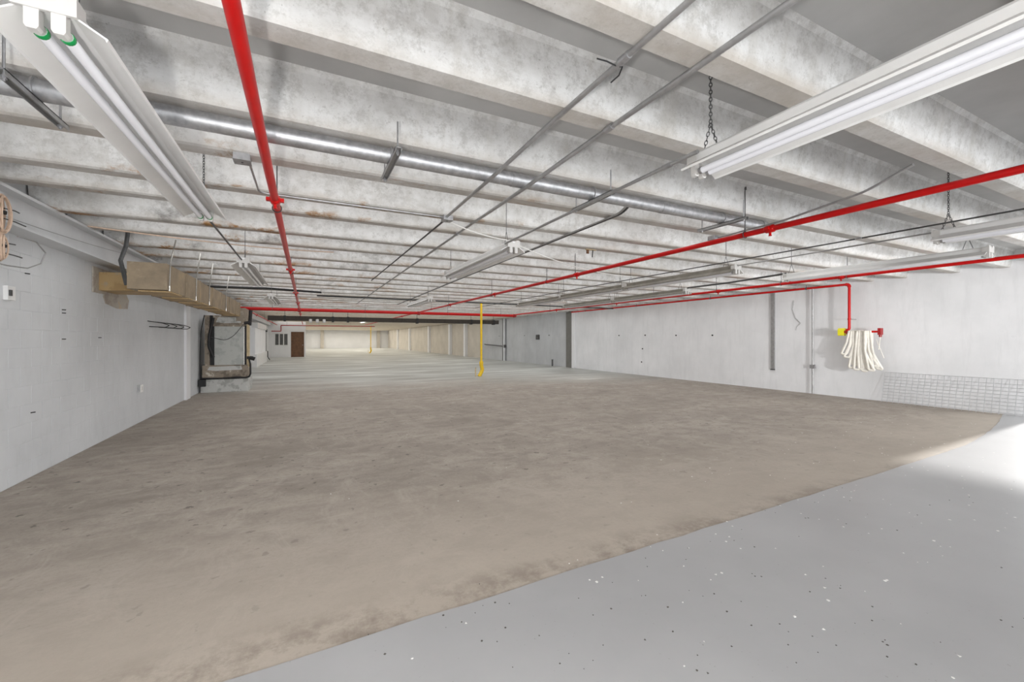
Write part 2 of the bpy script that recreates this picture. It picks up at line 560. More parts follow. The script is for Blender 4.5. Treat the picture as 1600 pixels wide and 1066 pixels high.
# wall behind the camera with its wide opening
struct(MB().box(XL - .3, -1.7, YB - .25, YB, 0, ZS).box(10.7, XR + .3, YB - .25, YB, 0, ZS).box(-1.7, 10.7, YB - .25, YB, 2.8, ZS)
       .build('wall_back', M['wall_w']), 'white wall with a wide opening behind the camera')

# steel beam that carries the joists along the left wall
BX, BZ0, BZ1 = -2.46, 2.57, ZB
prof = [(XL + .001, BZ0), (BX, BZ0), (BX, BZ0 + .022), (-2.565, BZ0 + .022), (-2.565, BZ1 - .03), (BX, BZ1 - .03), (BX, BZ1), (XL + .001, BZ1)]
struct(MB().prism(prof, 'y', YB, 38.9).build('trim_1', M['beam']), 'white painted steel beam under the joist ends')

# ------------------------------------------------------------------ fluorescent strip lights
FL = 2.44


def chain_mesh(mb, p, q, link_len=0.03, r=0.0028):
    p, q = Vector(p), Vector(q)
    d = q - p
    nl = max(2, int(d.length / (link_len * .72)))
    t = d.normalized()
    a = t.orthogonal().normalized()
    b = t.cross(a)
    for i in range(nl):
        c = p + d * ((i + .5) / nl)
        s = a if i % 2 else b
        pts = []
        for k in range(9):
            th = 2 * PI * k / 8
            pts.append(c + t * math.cos(th) * link_len * .5 + s * math.sin(th) * link_len * .27)
        mb.tube(pts, r, 4, cap=False)
    return mb


FM = {}


def fixture_meshes():
    hw = .062
    FM['housing'] = MB().prism([(-hw, 0), (hw, 0), (hw, .045), (hw - .012, .06), (-hw + .012, .06), (-hw, .045)], 'y', 0, FL).mesh('housing', M['enamel'])
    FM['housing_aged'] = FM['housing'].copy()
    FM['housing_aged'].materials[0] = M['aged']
    for s in (-1, 1):
        p = [(s * .060, -.002), (s * .143, -.052), (s * .147, -.062), (s * .151, -.050), (s * .062, .004)]
        FM['wing%d' % s] = MB().prism(p, 'y', .012, FL - .012).mesh('reflector', M['reflector'])
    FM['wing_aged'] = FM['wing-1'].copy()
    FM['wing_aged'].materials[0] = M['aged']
    for k, mt in (('tube', 'glass'), ('lit', 'lamp')):
        FM[k] = MB().tube([(0, .05, 0), (0, FL - .05, 0)], .019, 12).mesh('tube', M[mt], True)
    FM['cap'] = MB().tube([(0, 0, 0), (0, .006, 0), (0, .02, 0)], [.0196, .0204, .0204], 14).mesh('tube_cap', M['galv'], True)
    FM['gcap'] = MB().tube([(0, 0, 0), (0, .005, 0), (0, .016, 0), (0, .02, 0)], [.0196, .0212, .0212, .0196], 14).mesh('tube_cap', M['green'], True)
    # end plate: a white stamped bracket with a scooped upper edge
    pr = [(-.078, -.012), (.078, -.012), (.078, .064), (.05, .072), (.03, .066), (.012, .036), (-.012, .036), (-.03, .066), (-.05, .072), (-.078, .064)]
    FM['plate'] = MB().prism(pr, 'y', -.006, .006).box(-.078, -.070, 0, .06, -.004, .05).box(.070, .078, 0, .06, -.004, .05).mesh('end_plate', M['plastic'])
    so = MB()
    so.prism([(-.018, -.066), (-.012, -.076), (.012, -.076), (.018, -.066), (.018, .0), (-.018, .0)], 'y', .0, .03)
    so.tube([(0, .028, -.052), (0, .052, -.052)], [.017, .0175], 12)
    FM['socket'] = so.mesh('lamp_socket', M['plastic'])


fixture_meshes()


def fixture(x, y, z, label, group=None, lit=False, green=False, near=False, chains=True, aged=False):
    t = thing('fluorescent_light', label, 'light fixture', (x, y, z), group)
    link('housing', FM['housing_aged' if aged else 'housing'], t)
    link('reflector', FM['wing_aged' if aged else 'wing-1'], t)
    link('reflector', FM['wing1'], t)
    for s in (-1, 1):
        tb = link('tube', FM['lit' if lit else 'tube'], t, (s * .032, 0, -.052))
        for e, yy, rz in ((0, .05, 0), (1, FL - .05, PI)):
            c = link('tube_cap', FM['gcap' if green else 'cap'], tb, (0, yy, 0))
            c.rotation_euler.z = rz
    for yy, rz in ((0.0, 0), (FL, PI)):
        pl = link('end_plate', FM['plate'], t, (0, yy, 0))
        pl.rotation_euler.z = rz
        for s in (-1, 1):
            link('lamp_socket', FM['socket'], pl, (s * .032, 0, 0))
    if chains:
        top = ZS - z
        for yy in (.2, FL - .1):
            key = ('chain', near, round(top, 3))
            if key not in FM:
                mb = MB()
                if near:
                    chain_mesh(mb, (0, 0, .22), (0, 0, top))
                    chain_mesh(mb, (0, -.05, .058), (0, 0, .22))
                    chain_mesh(mb, (0, .05, .058), (0, 0, .22))
                else:
                    mb.tube([(0, 0, .22), (0, 0, top)], .004, 5)
                    mb.tube([(0, -.05, .058), (0, 0, .22)], .0035, 5).tube([(0, .05, .058), (0, 0, .22)], .0035, 5)
                FM[key] = mb.mesh('hanging_chain', M['dark_steel'])
            link('hanging_chain', FM[key], t, (0, yy, 0))
    return t


ZF = 2.57
fixture(-.755, 1.875, ZF, 'white strip light with green-ringed tube ends, hung between left wall and red pipe', green=True, near=True)
fixture(2.17, -.62, ZF, 'large white twin-tube strip light hung across the galvanised conduits', near=True)
fixture(2.15, 4.32, ZF, 'grey-white strip light tied to slack white wire behind the galvanised duct pipe')
fixture(-.78, 6.85, ZF, 'strip light above the brown duct, on the far end of a dark conduit')
fixture(-.78, 11.95, ZF, 'strip light with a tan reflector edge, just before the red cross main')
fixture(5.93, -.46, ZF, 'white strip light overhead before the hose rack, its far end open', near=True)
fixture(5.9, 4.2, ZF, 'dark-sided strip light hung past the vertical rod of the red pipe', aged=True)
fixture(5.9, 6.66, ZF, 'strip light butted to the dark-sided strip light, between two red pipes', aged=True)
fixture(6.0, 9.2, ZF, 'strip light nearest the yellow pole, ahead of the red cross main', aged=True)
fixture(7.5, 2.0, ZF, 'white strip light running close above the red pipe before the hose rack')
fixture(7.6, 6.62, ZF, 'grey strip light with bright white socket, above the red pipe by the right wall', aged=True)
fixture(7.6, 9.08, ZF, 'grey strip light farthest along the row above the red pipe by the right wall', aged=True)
fixture(2.95, 10.9, ZF, 'strip light showing two bright white sockets beside the red cross main', lit=False)
fixture(3.1, 25.2, ZF, 'lit warm strip light far down the hall beyond the sooty black duct', lit=True)


# ------------------------------------------------------------------ sprinkler pipes
def arc(p0, p1, p2, r=0.06, n=5):
    """points of a rounded corner at p1"""
    p0, p1, p2 = Vector(p0), Vector(p1), Vector(p2)
    a = p1 + (p0 - p1).normalized() * r
    b = p1 + (p2 - p1).normalized() * r
    return [a * (1 - t) ** 2 + p1 * 2 * t * (1 - t) + b * t * t for t in [i / n for i in range(n + 1)]]


def path(pts, r=0.06):
    out = [Vector(pts[0])]
    for i in range(1, len(pts) - 1):
        out += arc(pts[i - 1], pts[i], pts[i + 1], r)
    out.append(Vector(pts[-1]))
    return out


def coupling_mesh(R, mat):
    mb = MB().tube([(0, -.05, 0), (0, -.04, 0), (0, .04, 0), (0, .05, 0)], [R * 1.08, R * 1.35, R * 1.35, R * 1.08], 14)
    for s in (-1, 1):
        mb.box(s * R * 1.2 - .0, s * (R * 1.2 + .03), -.02, .02, -.014, .014)
    mb.tube([(0, 0, -R * 1.2), (0, 0, -R - .03), (0, 0, -R - .045)], [.014, .012, .018], 8)
    return mb.mesh('pipe_coupling', mat, True)


def hanger_mesh(R, z, top):
    mb = MB()
    pts = [(math.sin(2 * PI * k / 16) * (R + .006), 0, math.cos(2 * PI * k / 16) * (R + .006)) for k in range(17)]
    mb.tube(pts, .005, 5, cap=False)
    mb.tube([(0, 0, R), (0, 0, R + .045)], .009, 6)
    mb.tube([(0, 0, R + .02), (0, 0, top - z)], .0055, 6)
    mb.tube([(0, 0, top - z - .03), (0, 0, top - z)], .016, 8)
    return mb.mesh('pipe_hanger', M['dark_steel'], True)


def branch(x, z, R, y0, y1, label, couplings, hangers, mat='red', group=None):
    t = thing('sprinkler_pipe', label, 'pipe', (x, y0, z), group)
    MB().tube([(0, 0, 0), (0, y1 - y0, 0)], R, 16).build('pipe_run', M[mat], t, True)
    cm = coupling_mesh(R, M[mat])
    hm = hanger_mesh(R, z, ZS - .06)
    for y in couplings:
        link('pipe_coupling', cm, t, (0, y - y0, 0))
    for y in hangers:
        link('pipe_hanger', hm, t, (0, y - y0, 0))
    return t


ZP = 2.66
YM = 18.0
branch(-.23, ZP, .03, -3.0, 36.5, 'bright red sprinkler pipe beside the strip light with green tube ends', (4.0, 7.9, 11.8, 15.0, 21.5, 25.5), (4.25, 8.2, 12.05, 15.6, 20), 'red')
branch(4.38, ZP, .03, -3.0, 36.5, 'red sprinkler pipe crossing under the end of the big galvanised pipe', (2.75, 6.25, 9.9, 13.6, 21.5, 25.5), (3.03, 6.3, 7.3, 10.1, 13.8, 16.0), 'red')
branch(8.97, ZP, .03, -3.0, 17.9, 'red sprinkler pipe running above the smaller hose pipe near the right wall', (4.3, 6.9, 10.6, 14.2), (4.2, 5.4, 6.95, 9.0, 10.7, 14.7), 'red')
t = thing('sprinkler_main', 'thick red cross main spanning the hall under the joists', 'pipe', (XL + .35, YM, 2.62))
MB().tube([(0, 0, 0), (11.4, 0, 0)], .062, 18).build('pipe_run', M['red'], t, True)
cm = MB().tube([(-.06, 0, 0), (-.045, 0, 0), (.045, 0, 0), (.06, 0, 0)], [.068, .084, .084, .068], 16).mesh('pipe_coupling', M['dred'], True)
for x in (.1, 2.1, 6.7, 11.3):
    link('pipe_coupling', cm, t, (x, 0, 0))
hm = hanger_mesh(.062, 2.62, ZS - .02)
for x in (1.2, 4.5, 8.0, 10.6):
    h = link('pipe_hanger', hm, t, (x, 0, 0))
    h.rotation_euler.z = PI / 2
MB().tube([(.05, 0, 0), (-.22, 0, 0)], [.05, .05], 12).build('grooved_end', M['galv'], t, True)
branch(-2.0, 2.60, .03, 18.05, 37.0, 'red sprinkler pipe running past the white cabinet to the office', (22.0, 28.0), (20.0, 26.0, 32.0), 'red')
t = thing('sprinkler_pipe', 'thin dark red pipe with a drop above the louvred window', 'pipe', (0, 38.85, 0))
MB().tube(path([(-2.5, 0, 2.14), (-1.82, 0, 2.14), (-1.82, 0, 2.62), (5.5, 0, 2.62)], .05), .035, 10).build('pipe_run', M['dred'], t, True)
hm = MB().tube([(0, 0, 2.62), (0, 0, ZS)], .006, 6).mesh('pipe_hanger', M['dark_steel'])
for x in (-1.4, 1.0, 3.5, 5.2):
    link('pipe_hanger', hm, t, (x, 0, 0))

# hose pipe along the right wall with its drop to the hose rack
HX, HY, HZ = 12.18, 5.66, 2.87
t = thing('hose_standpipe', 'slim red pipe turning down the white wall to the hose rack', 'pipe', (HX, HY, 0))
MB().tube(path([(0, 12.2, HZ), (0, 0, HZ), (0, 0, 1.74), (0, .06, 1.70)], .05), .03, 14).build('pipe_run', M['red'], t, True)
for z in (HZ, ):
    MB().tube(arc((0, .2, z), (0, 0, z), (0, 0, z - .2), .075, 6), .040, 14).build('elbow', M['red'], t, True)
MB().tube([(0, 0, 1.98), (0, 0, 2.02)], .036, 12).build('pipe_coupling', M['red'], t, True)
MB().tube([(.0, 0, 2.0), (XR - HX, .0, 2.0)], .008, 6).build('wall_bracket', M['conduit'], t, True)
hm = MB().tube([(0, 0, HZ), (0, 0, HZ + .09)], .007, 6).tube([(0, -.02, HZ), (0, .02, HZ)], .034, 10).mesh('pipe_hanger', M['dark_steel'])
for y in (1.0, 4.0, 7.5, 11.0):
    link('pipe_hanger', hm, t, (0, y, 0))

# fire hose rack
t = thing('fire_hose_rack', 'red hose rack with folded cream hose and yellow valve cover on white wall', 'hose rack', (HX, HY, 0))
MB().box(-.05, .05, -.62, -.02, 1.655, 1.70).build('rack_arm', M['red'], t)
MB().tube([(0, .11, 1.68), (0, .0, 1.68)], .035, 12).tube([(0, .05, 1.62), (0, .05, 1.76)], .022, 10).build('valve', M['dred'], t, True)
mb = MB()
mb.prism([(-.075, 1.60), (-.06, 1.585), (.06, 1.585), (.075, 1.60), (.075, 1.73), (.05, 1.775), (-.05, 1.775), (-.075, 1.73)], 'y', .10, .22)
mb.build('valve_cover', M['lemon'], t)
MB().box(-.06, .06, -.66, -.60, 1.60, 1.76).tube([(0, -.63, 1.62), (0, -.63, 1.55)], .03, 10).build('end_bracket', M['dred'], t)
mb = MB()
rnd = random.Random(3)
lens = [.62, .70, .98, .90, 1.02, 1.0, 1.05, .97, 1.02, .92, .98]
for i in range(11):
    y0 = -.03 - i * .042
    ln = lens[i] * .92
    fan = (.17 - i * .032) + rnd.uniform(-.02, .02)
    xo = -.075 + rnd.uniform(-.03, .03)
    yb = y0 + fan
    wv = rnd.uniform(-.03, .03)
    pts = path([(xo, y0, 1.70), (xo - .02, y0 + fan * .35 + wv, 1.70 - ln * .5), (xo - .03, yb, 1.70 - ln), (xo - .02, yb - .11, 1.70 - ln - .01),
                (xo - .01, y0 - .03 + wv, 1.70 - ln * .55), (xo + .02, y0 - .03, 1.70)], .035)
    mb.tube(pts, .026, 8, flat=(1.0, .55))
mb.box(-.11, .085, -.30, -.02, 1.70, 1.712)
mb.build('folded_hose', M['hose'], t, True)
MB().tube([(0, -.63, 1.55), (.0, -.60, 1.25)], .01, 6).tube([(.0, -.55, 1.5), (.0, -.70, 1.05)], .007, 6).build('hose_tail', M['hose'], t, True)

# ------------------------------------------------------------------ galvanised pipe on struts
PY, PZ, PR = 3.17, 2.850, .057
t = thing('galvanised_pipe', 'big galvanised pipe strapped under the joists across the hall', 'pipe', (0, PY, PZ))
MB().tube([(XL + .1, 0, 0), (4.85, 0, 0)], PR, 22).build('pipe_run', M['galv'], t, True)
MB().tube([(4.85, 0, 0), (4.93, 0, 0)], PR * 1.12, 18).build('end_cap', M['galv'], t, True)
cm = MB().tube([(-.05, 0, 0), (.05, 0, 0)], PR * 1.06, 18).mesh('pipe_coupling', M['galv'], True)
for x in (-1.62, 1.6, 3.3):
    link('pipe_coupling', cm, t, (x, 0, 0))
for i, (x, a) in enumerate(((-1.31, 0), (.56, 0), (2.39, 0), (4.17, 0))):
    s = MB()
    s.box(x - .021, x + .021, -.31, .30, -PR - .006, -PR).box(x - .021, x - .017, -.31, .30, -PR - .03, -PR).box(x + .017, x + .021, -.31, .30, -PR - .03, -PR)
    o = s.build('strut', M['conduit'], t)
    for yy in (-.27, .25):
        MB().tube([(x, yy, -PR - .045), (x, yy, ZB + .06 - PZ)], .006, 6).tube([(x, yy, -PR - .035), (x, yy, -PR - .02)], .013, 6).build('bolt', M['galv'], o, True)
    pts = [(x, math.sin(a) * (PR + .004), math.cos(a) * (PR + .004)) for a in [PI * (k / 12 * 1.5 - .75) for k in range(13)]]
    MB().tube(pts, .008, 5).build('pipe_strap', M['galv'], o, True)

# ------------------------------------------------------------------ conduits
def conduit(label, pts, r=.014, mat='conduit', couplings=(), cat='conduit', name='conduit', n=10, group=None, clips=()):
    p = path(pts, .10) if len(pts) > 2 else [Vector(q) for q in pts]
    o = p[0].copy()
    t = thing(name, label, cat, o, group)
    MB().tube([q - o for q in p], r, n).build('conduit_run', M[mat], t, True)
    for c in clips:
        c = Vector(c) - o
        top = c + Vector((0, 0, ZB - zc - o.z + zc - c.z))
        MB().tube([c + Vector((0, -.012, 0)), c + Vector((0, .012, 0))], r * 1.2, 10).tube([c + Vector((0, 0, r)), top], .005, 6).build('conduit_clip', M['galv'], t, True)
    for c in couplings:
        c = Vector(c) - o
        MB().tube([c + Vector((0, -.035, 0)), c + Vector((0, .035, 0))], r * 1.35, 10).build('conduit_coupling', M['galv'], t, True)
    return t


zc = ZB - .024
conduit('steel conduit under the joists, ending at the small square junction box', [(1.42, -3, zc), (1.42, 2.35, zc), (1.31, 2.95, 2.77), (1.31, 3.4, 2.77), (1.44, 4.6, zc)], .015, couplings=((1.42, 1.62, zc),))
conduit('thin dark conduit running on from the small square junction box', [(1.46, 4.72, zc), (1.40, 10.4, zc)], .011, 'dark_steel')
t = conduit('long steel conduit beside the one that ends at a junction box', [(1.80, -3, zc), (1.80, 2.4, zc), (1.65, 2.98, 2.77), (1.65, 3.4, 2.77), (1.80, 4.7, zc), (1.80, 17.5, zc)], .016, couplings=((1.80, 2.2, zc), (1.80, 5.3, zc)))
conduit('pale conduit joining the two strip lights beneath the galvanised pipe', [(2.06, 1.72, 2.60), (2.06, 4.36, 2.60)], .012, 'conduit', couplings=((2.06, 1.95, 2.60),))
t = thing('conduit', 'bent pair of conduits starting at a joist behind the galvanised pipe', 'conduit', (3.12, 3.5, zc))
for dx in (0, .034):
    MB().tube([q - Vector((3.12, 3.5, zc)) for q in path([(3.12 + dx, 3.40, zc + .12), (3.12 + dx, 3.62, zc), (3.16 + dx, 8, zc), (3.3 + dx, 17.3, zc)], .1)], .012, 8).build('conduit_run', M['dark_steel' if dx else 'conduit'], t, True)
conduit('dark conduit joining the strip light with green tube ends to the next', [(-.80, 4.42, 2.60), (-.80, 6.9, 2.60)], .010, 'dark_steel')
conduit('thin conduit on hanger rods between two red pipes', [(6.75, .4, 2.86), (6.6, 9.5, 2.86), (6.6, 17, 2.86)], .010, 'dark_steel', couplings=((6.68, 3.0, 2.86),))
conduit('thin conduit joining the open-ended strip light to the dark-sided one', [(5.92, 1.95, 2.62), (5.90, 4.25, 2.62)], .009, 'conduit', couplings=((5.92, 2.9, 2.62),))
conduit('sagging grey conduit from a joist to the small white junction box', [(4.40, 1.60, 2.91), (4.46, 1.95, 2.81), (4.49, 2.7, 2.74), (4.49, 3.45, 2.735)], .011, 'conduit')
conduit('bundle of dark wiring tied along the strip lights near the right wall', [(7.62, 4.5, 2.66), (7.6, 5.6, 2.63), (7.62, 6.62, 2.64)], .018, 'dark_steel')
conduit('dark conduit crossing the joists ahead of the red cross main', [(.3, 14.1, 2.825), (12.0, 14.4, 2.825)], .022, 'black')
conduit('black conduit crossing the joists above the brown duct', [(-2.3, 12.6, 2.80), (-.9, 13.0, 2.86), (.4, 13.4, 2.86)], .03, 'black')


def junction_box(x, y, z, label, sx=.055, sy=.055, sz=.025, mat='galv'):
    t = thing('junction_box', label, 'junction box', (x, y, z))
    MB().box(-sx, sx, -sy, sy, -sz, sz).build('box_body', M[mat], t)
    MB().box(-sx - .004, sx + .004, -sy - .004, sy + .004, -sz - .004, -sz).build('cover_plate', M[mat], t)
    MB().tube([(0, 0, -sz - .004), (0, 0, -sz - .008)], .008, 8).build('screw', M['dark_steel'], t)


junction_box(1.46, 4.66, ZB - .03, 'small square junction box where thin conduit meets steel conduit')
junction_box(-.44, 3.82, ZB - .026, 'square steel junction box on the joist beside the bright red pipe')
junction_box(4.49, 3.50, 2.735, 'small white-faced junction box under the end of the galvanised pipe', .07, .045, .022)
conduit('thin bright conduit bent from the joist box across to the small junction box', [(-.40, 3.87, ZB - .03), (-.40, 4.66, ZB - .02), (1.41, 4.66, ZB - .02)], .009, 'galv')

# slack white wires
def cable(name, label, pts, r, mat, sag=0.0, cat='wire'):
    pp = [Vector(p) for p in pts]
    out = []
    for a, b in zip(pp[:-1], pp[1:]):
        for k in range(10):
            u = k / 10
            q = a.lerp(b, u)
            q.z -= sag * 4 * u * (1 - u)
            out.append(q)
    out.append(pp[-1])
    o = out[0].copy()
    ob = MB().tube([q - o for q in out], r, 6).build(name, M[mat], None, True)
    ob.location = o
    return tag(ob, label, cat)


cable('slack_wire', 'slack white wire from the junction box past the strip light to the right', [(1.50, 4.70, 2.87), (2.10, 4.42, 2.66), (4.38, 6.05, 2.735), (5.72, 6.15, 2.70)], .007, 'wire', .03)
cable('slack_wire', 'pale wire strung along a joist above the brown duct', [(-2.4, 6.9, 2.885), (-.9, 7.25, 2.875), (.4, 7.32, 2.90)], .008, 'cable', .01)

# ------------------------------------------------------------------ air duct and air handler on the left
DXL, DXR, DB, DT = -2.12, -1.70, 2.17, 2.53
t = thing('air_duct', 'brown insulated air duct hung along the left wall', 'duct', (0, 7.2, 0))
ys = [0, 1.05, 2.0, 3.1, 4.1, 5.2, 6.2, 7.0]
for i in range(len(ys) - 1):
    k = .006 * (i % 2)
    o = MB().box(DXL - k, DXR + k, ys[i], ys[i + 1] - .004, DB - k, DT + k).build('duct_section', M['duct'], t)
    MB().box(DXL - .012, DXR + .012, ys[i + 1] - .04, ys[i + 1] + .03, DB - .012, DT + .012).build('seam_band', M['duct'], o)
    MB().box(DXL + .08, DXR + .005, ys[i] + .12, ys[i] + .75, DB - .022, DB - .006).build('bottom_board', M['tanduct'], o)
for y, z in ((.05, 2.9), (1.6, 3.0), (2.7, 3.0), (4.6, 3.0)):
    MB().tube([(DXR + .014, y, DB - .01), (DXR + .014, y, DB + .06), (DXR + .012, y + .05, DT + .02), (DXR + .05, y + .16, z)], .010, 6, flat=(.4, 1)).build('hanging_strap', M['foil'], t)
MB().tube([(DXL - .03, .15, ZB + .05), (DXL - .05, .14, 2.75), (DXL - .10, .12, 2.55), (DXL - .02, .06, DB + .05)], .028, 6, flat=(.25, 1)).build('hanging_strap', M['dark_steel'], t)
o = MB().prism([(XL, .80), (DXL + .02, .62), (DXL + .02, 1.32), (XL, 1.42)], 'z', 2.20, 2.46).build('branch_duct', M['tanduct'], t)
MB().box(XL + .002, XL + .02, .62, 1.56, 2.16, 2.52).build('mastic_seal', M['mastic'], o)
MB().prism([(.98, 2.13), (1.06, 2.03), (1.5, 1.98), (1.9, 2.0), (1.95, 2.14), (1.8, 2.28), (1.0, 2.3)], 'x', XL, XL + .012).build('mastic_smear', M['mastic'], o)

AX0, AX1, AY0, AY1 = -2.6, -1.50, 14.3, 15.3
t = thing('air_handler', 'grey upright air handler on a plinth at the end of the brown duct', 'air handler', (0, AY0, 0))
MB().box(AX0 - .03, AX1 + .0, -.03, 1.0, 0, .36).build('plinth', M['plinth'], t)
MB().box(AX0, AX1 - .02, 0, .95, .40, .76).build('lower_plenum', M['ahub'], t)
MB().box(AX0 + .28, AX1 - .12, .03, .9, .76, 1.86).build('front_panel', M['ahu'], t)
MB().box(AX1 - .12, AX1 - .10, .02, .9, .76, 1.86).build('edge_trim', M['foil'], t)
MB().box(AX0 + .25, AX1 - .10, .0, .9, 1.86, 2.17).build('upper_plenum', M['ahub'], t)
MB().box(AX1 - .30, AX1 - .08, -.01, .9, 2.02, 2.40).build('plenum_collar', M['ahub'], t)
MB().box(AX0 + .06, AX0 + .17, .0, .2, .76, 2.17).build('side_post', M['ahub'], t)
MB().box(AX0 + .17, AX0 + .28, .06, .9, .76, 2.17).build('side_gap_lining', M['black'], t)  # black boxes here and below put the open gaps' shade into colour
MB().box(AX1 - .10, AX1 - .05, .04, .4, .76, 1.9).build('side_gap_lining', M['black'], t)
MB().box(AX1 - .06, AX1 + .02, .06, .16, .70, 1.92).build('timber_batten', M['timber'], t)
MB().tube(path([(AX0 + .26, .0, 2.1), (AX0 + .17, -.03, 1.6), (AX0 + .16, -.04, 1.3), (AX0 + .27, -.04, .98)], .05), [.035] * 14, 8).build('insulated_line', M['black'], t, True)
MB().tube(path([(AX0 - .02, -.04, .4), (AX0 + .5, -.04, .385), (AX1 - .25, -.05, .41), (AX1 - .02, -.06, .38), (AX1 + .06, -.05, .45), (AX1 + .05, -.02, .78), (AX1 + .0, .0, 1.0)], .08), .022, 8).build('drain_line', M['black'], t, True)
MB().box(AX1 - .03, AX1 + .12, -.08, .02, .92, 1.0).tube([(AX1 + .04, -.04, .96), (AX1 + .16, -.05, .92)], .055, 8).build('shutoff_valve', M['black'], t)
MB().tube(path([(AX0 - .03, -.06, .2), (AX0 - .04, -.06, .9), (AX0 - .02, -.05, 1.7), (AX0 + .06, -.04, 2.17)], .1), .013, 7).build('power_cable', M['black'], t, True)
MB().box(AX0 - .06, AX0 + .10, -.16, -.04, .18, .37).build('pump_box', M['black'], t)
MB().tube(path([(AX0 + .2, .02, 1.55), (AX0 + .55, .0, 1.46), (AX0 + .75, .0, 1.6), (AX1 - .12, -.01, 1.92)], .1), .008, 6).build('control_wire', M['dark_steel'], t, True)
MB().tube([(AX1 - .10, -.04, 1.95), (AX1 + .06, -.04, 2.0)], .04, 8).tube([(AX1 + .02, .1, 1.9), (AX1 + .05, .1, 2.35)], .045, 8).build('pipe_stub', M['black'], t, True)

for za, zb, xa, xb in ((1.95, 2.13, .32, .92), (.60, .73, .12, .95)):
    MB().prism([(AX0 + xa, za + .03), (AX0 + xa + .2, za), (AX0 + xb, za + .02), (AX0 + xb - .03, zb), (AX0 + xa + .05, zb - .01)], 'y', -.006, .0).build('bare_metal_patch', M['plinth'], t)

# white cabinet and pipework between the air handler and the office
t = thing('white_cabinet', 'tall white cabinet with a lower box, standing past the air handler', 'cabinet', (XL, 26.0, 0))
MB().box(0, .34, 0, 6.5, 0, .68).build('lower_box', M['enamel'], t)
MB().box(0, .24, .1, 6.6, .68, 2.1).build('upper_panel', M['wall_w'], t)
MB().box(0, .30, .9, 6.6, 2.1, 2.42).build('top_box', M['enamel'], t)
MB().tube([(.37, 6.55, .7), (.38, 6.5, .3), (.5, 6.4, .1)], .03, 6).build('power_cord', M['black'], t)
t = thing('riser_pipe', 'thin grey riser pipe on the wall between cabinet and office', 'pipe', (XL + .12, 34.5, 0))
MB().tube([(0, 0, 0), (0, 0, 2.4)], .06, 10).build('pipe_run', M['conduit'], t, True)
MB().box(-.12, .09, -.09, .09, 2.0, 2.2).build('wall_bracket', M['dark_steel'], t)

# ------------------------------------------------------------------ small things on the left wall
t = thing('outlet_box', 'small white outlet box low on the left wall', 'outlet', (XL, 9.62, .62))
MB().box(0, .05, -.055, .055, -.06, .06).build('box_body', M['conduit'], t)
MB().box(.05, .056, -.06, .06, -.065, .065).build('cover_plate', M['chip'], t)
MB().box(.056, .06, -.015, .015, -.035, .035).build('socket_face', M['plastic'], t)
t = thing('switch_box', 'white switch box high on the left wall near the cable coil', 'switch', (XL, 5.98, 1.96))
MB().box(0, .035, -.06, .06, -.07, .07).build('box_body', M['enamel'], t)
MB().box(.035, .05, -.05, -.02, -.03, .03).build('toggle', M['dark_steel'], t)
t = thing('wire_bracket', 'bent black wire bracket sticking out of the left wall', 'bracket', (XL + .009, 10.1, 1.79))
for k in range(4):
    y = k * .58
    MB().tube(path([(0, y, .05), (.12, y + .35, .03), (.16, y + .72, -.01), (.10, y + .70, -.05), (0, y + .1, -.05)], .04), .008, 6).build('wire_loop', M['black'], t, True)
nails = [(7.05, 1.86), (7.05, 1.82), (7.05, 1.5), (6.3, 2.2), (8.05, 1.52), (6.4, .7)]
nm = MB().tube([(0, -.02, 0), (.02, .02, 0)], .006, 6).mesh('wall_nail', M['black'])
for i, (y, z) in enumerate(nails):
    tag(link('wall_nail', nm, None, (XL, y, z)), 'small black nail in the left block wall', 'nail', 'nails in the left wall')

# coiled tan cable on the steel beam
for k, (z, rr, lab) in enumerate(((2.60, .15, 'upper tan cable coil hanging from the white steel beam'), (2.31, .11, 'lower tan cable coil hanging below another coil at the steel beam'))):
    t = thing('cable_coil', lab, 'cable', (BX + .06, 5.27, z))
    rnd = random.Random(11 + k)
    mb = MB()
    for j in range(9):
        a, b = rr * rnd.uniform(.7, 1.0), rr * rnd.uniform(.8, 1.15)
        ox, tw = rnd.uniform(-.03, .03), rnd.uniform(-.5, .5)
        mb.tube([(ox + math.sin(th) * a * math.sin(tw) * .6, math.sin(th) * a * math.cos(tw) * .75, math.cos(th) * b) for th in [2 * PI * q / 18 for q in range(19)]], .007, 5, cap=False)
    mb.build('coil_loops', M['cable'], t, True)
    MB().tube([(0, -.06, rr * .1), (.03, .0, rr * .12), (0, .06, rr * .1)], .012, 6).build('cable_tie', M['black'], t)
    mb = MB()
    for j in range(2):
        mb.tube([(.0, .05, rr * .4 - j * .09), (.02, .16, rr * .46 - j * .1), (.02, .22 + .1 * j - .06 * k, rr * .44 - j * .1)], .006, 5)
    mb.build('cut_cable_end', M['dark_steel'], t, True)
cable('hanging_wire', 'grey wire looping below the cable coils on the left wall', [(BX + .14, 5.3, 2.42), (BX + .14, 5.62, 2.43), (BX + .13, 5.80, 2.36), (BX + .13, 5.72, 2.24), (BX + .13, 5.5, 2.16), (BX + .13, 5.2, 2.14), (BX + .1, 4.9, 2.15)], .006, 'conduit')
cable('beam_wire', 'thin grey wire strung along the face of the white steel beam', [(BX + .012, 5.1, 2.60), (BX + .012, 8.3, 2.79)], .004, 'conduit', .02)

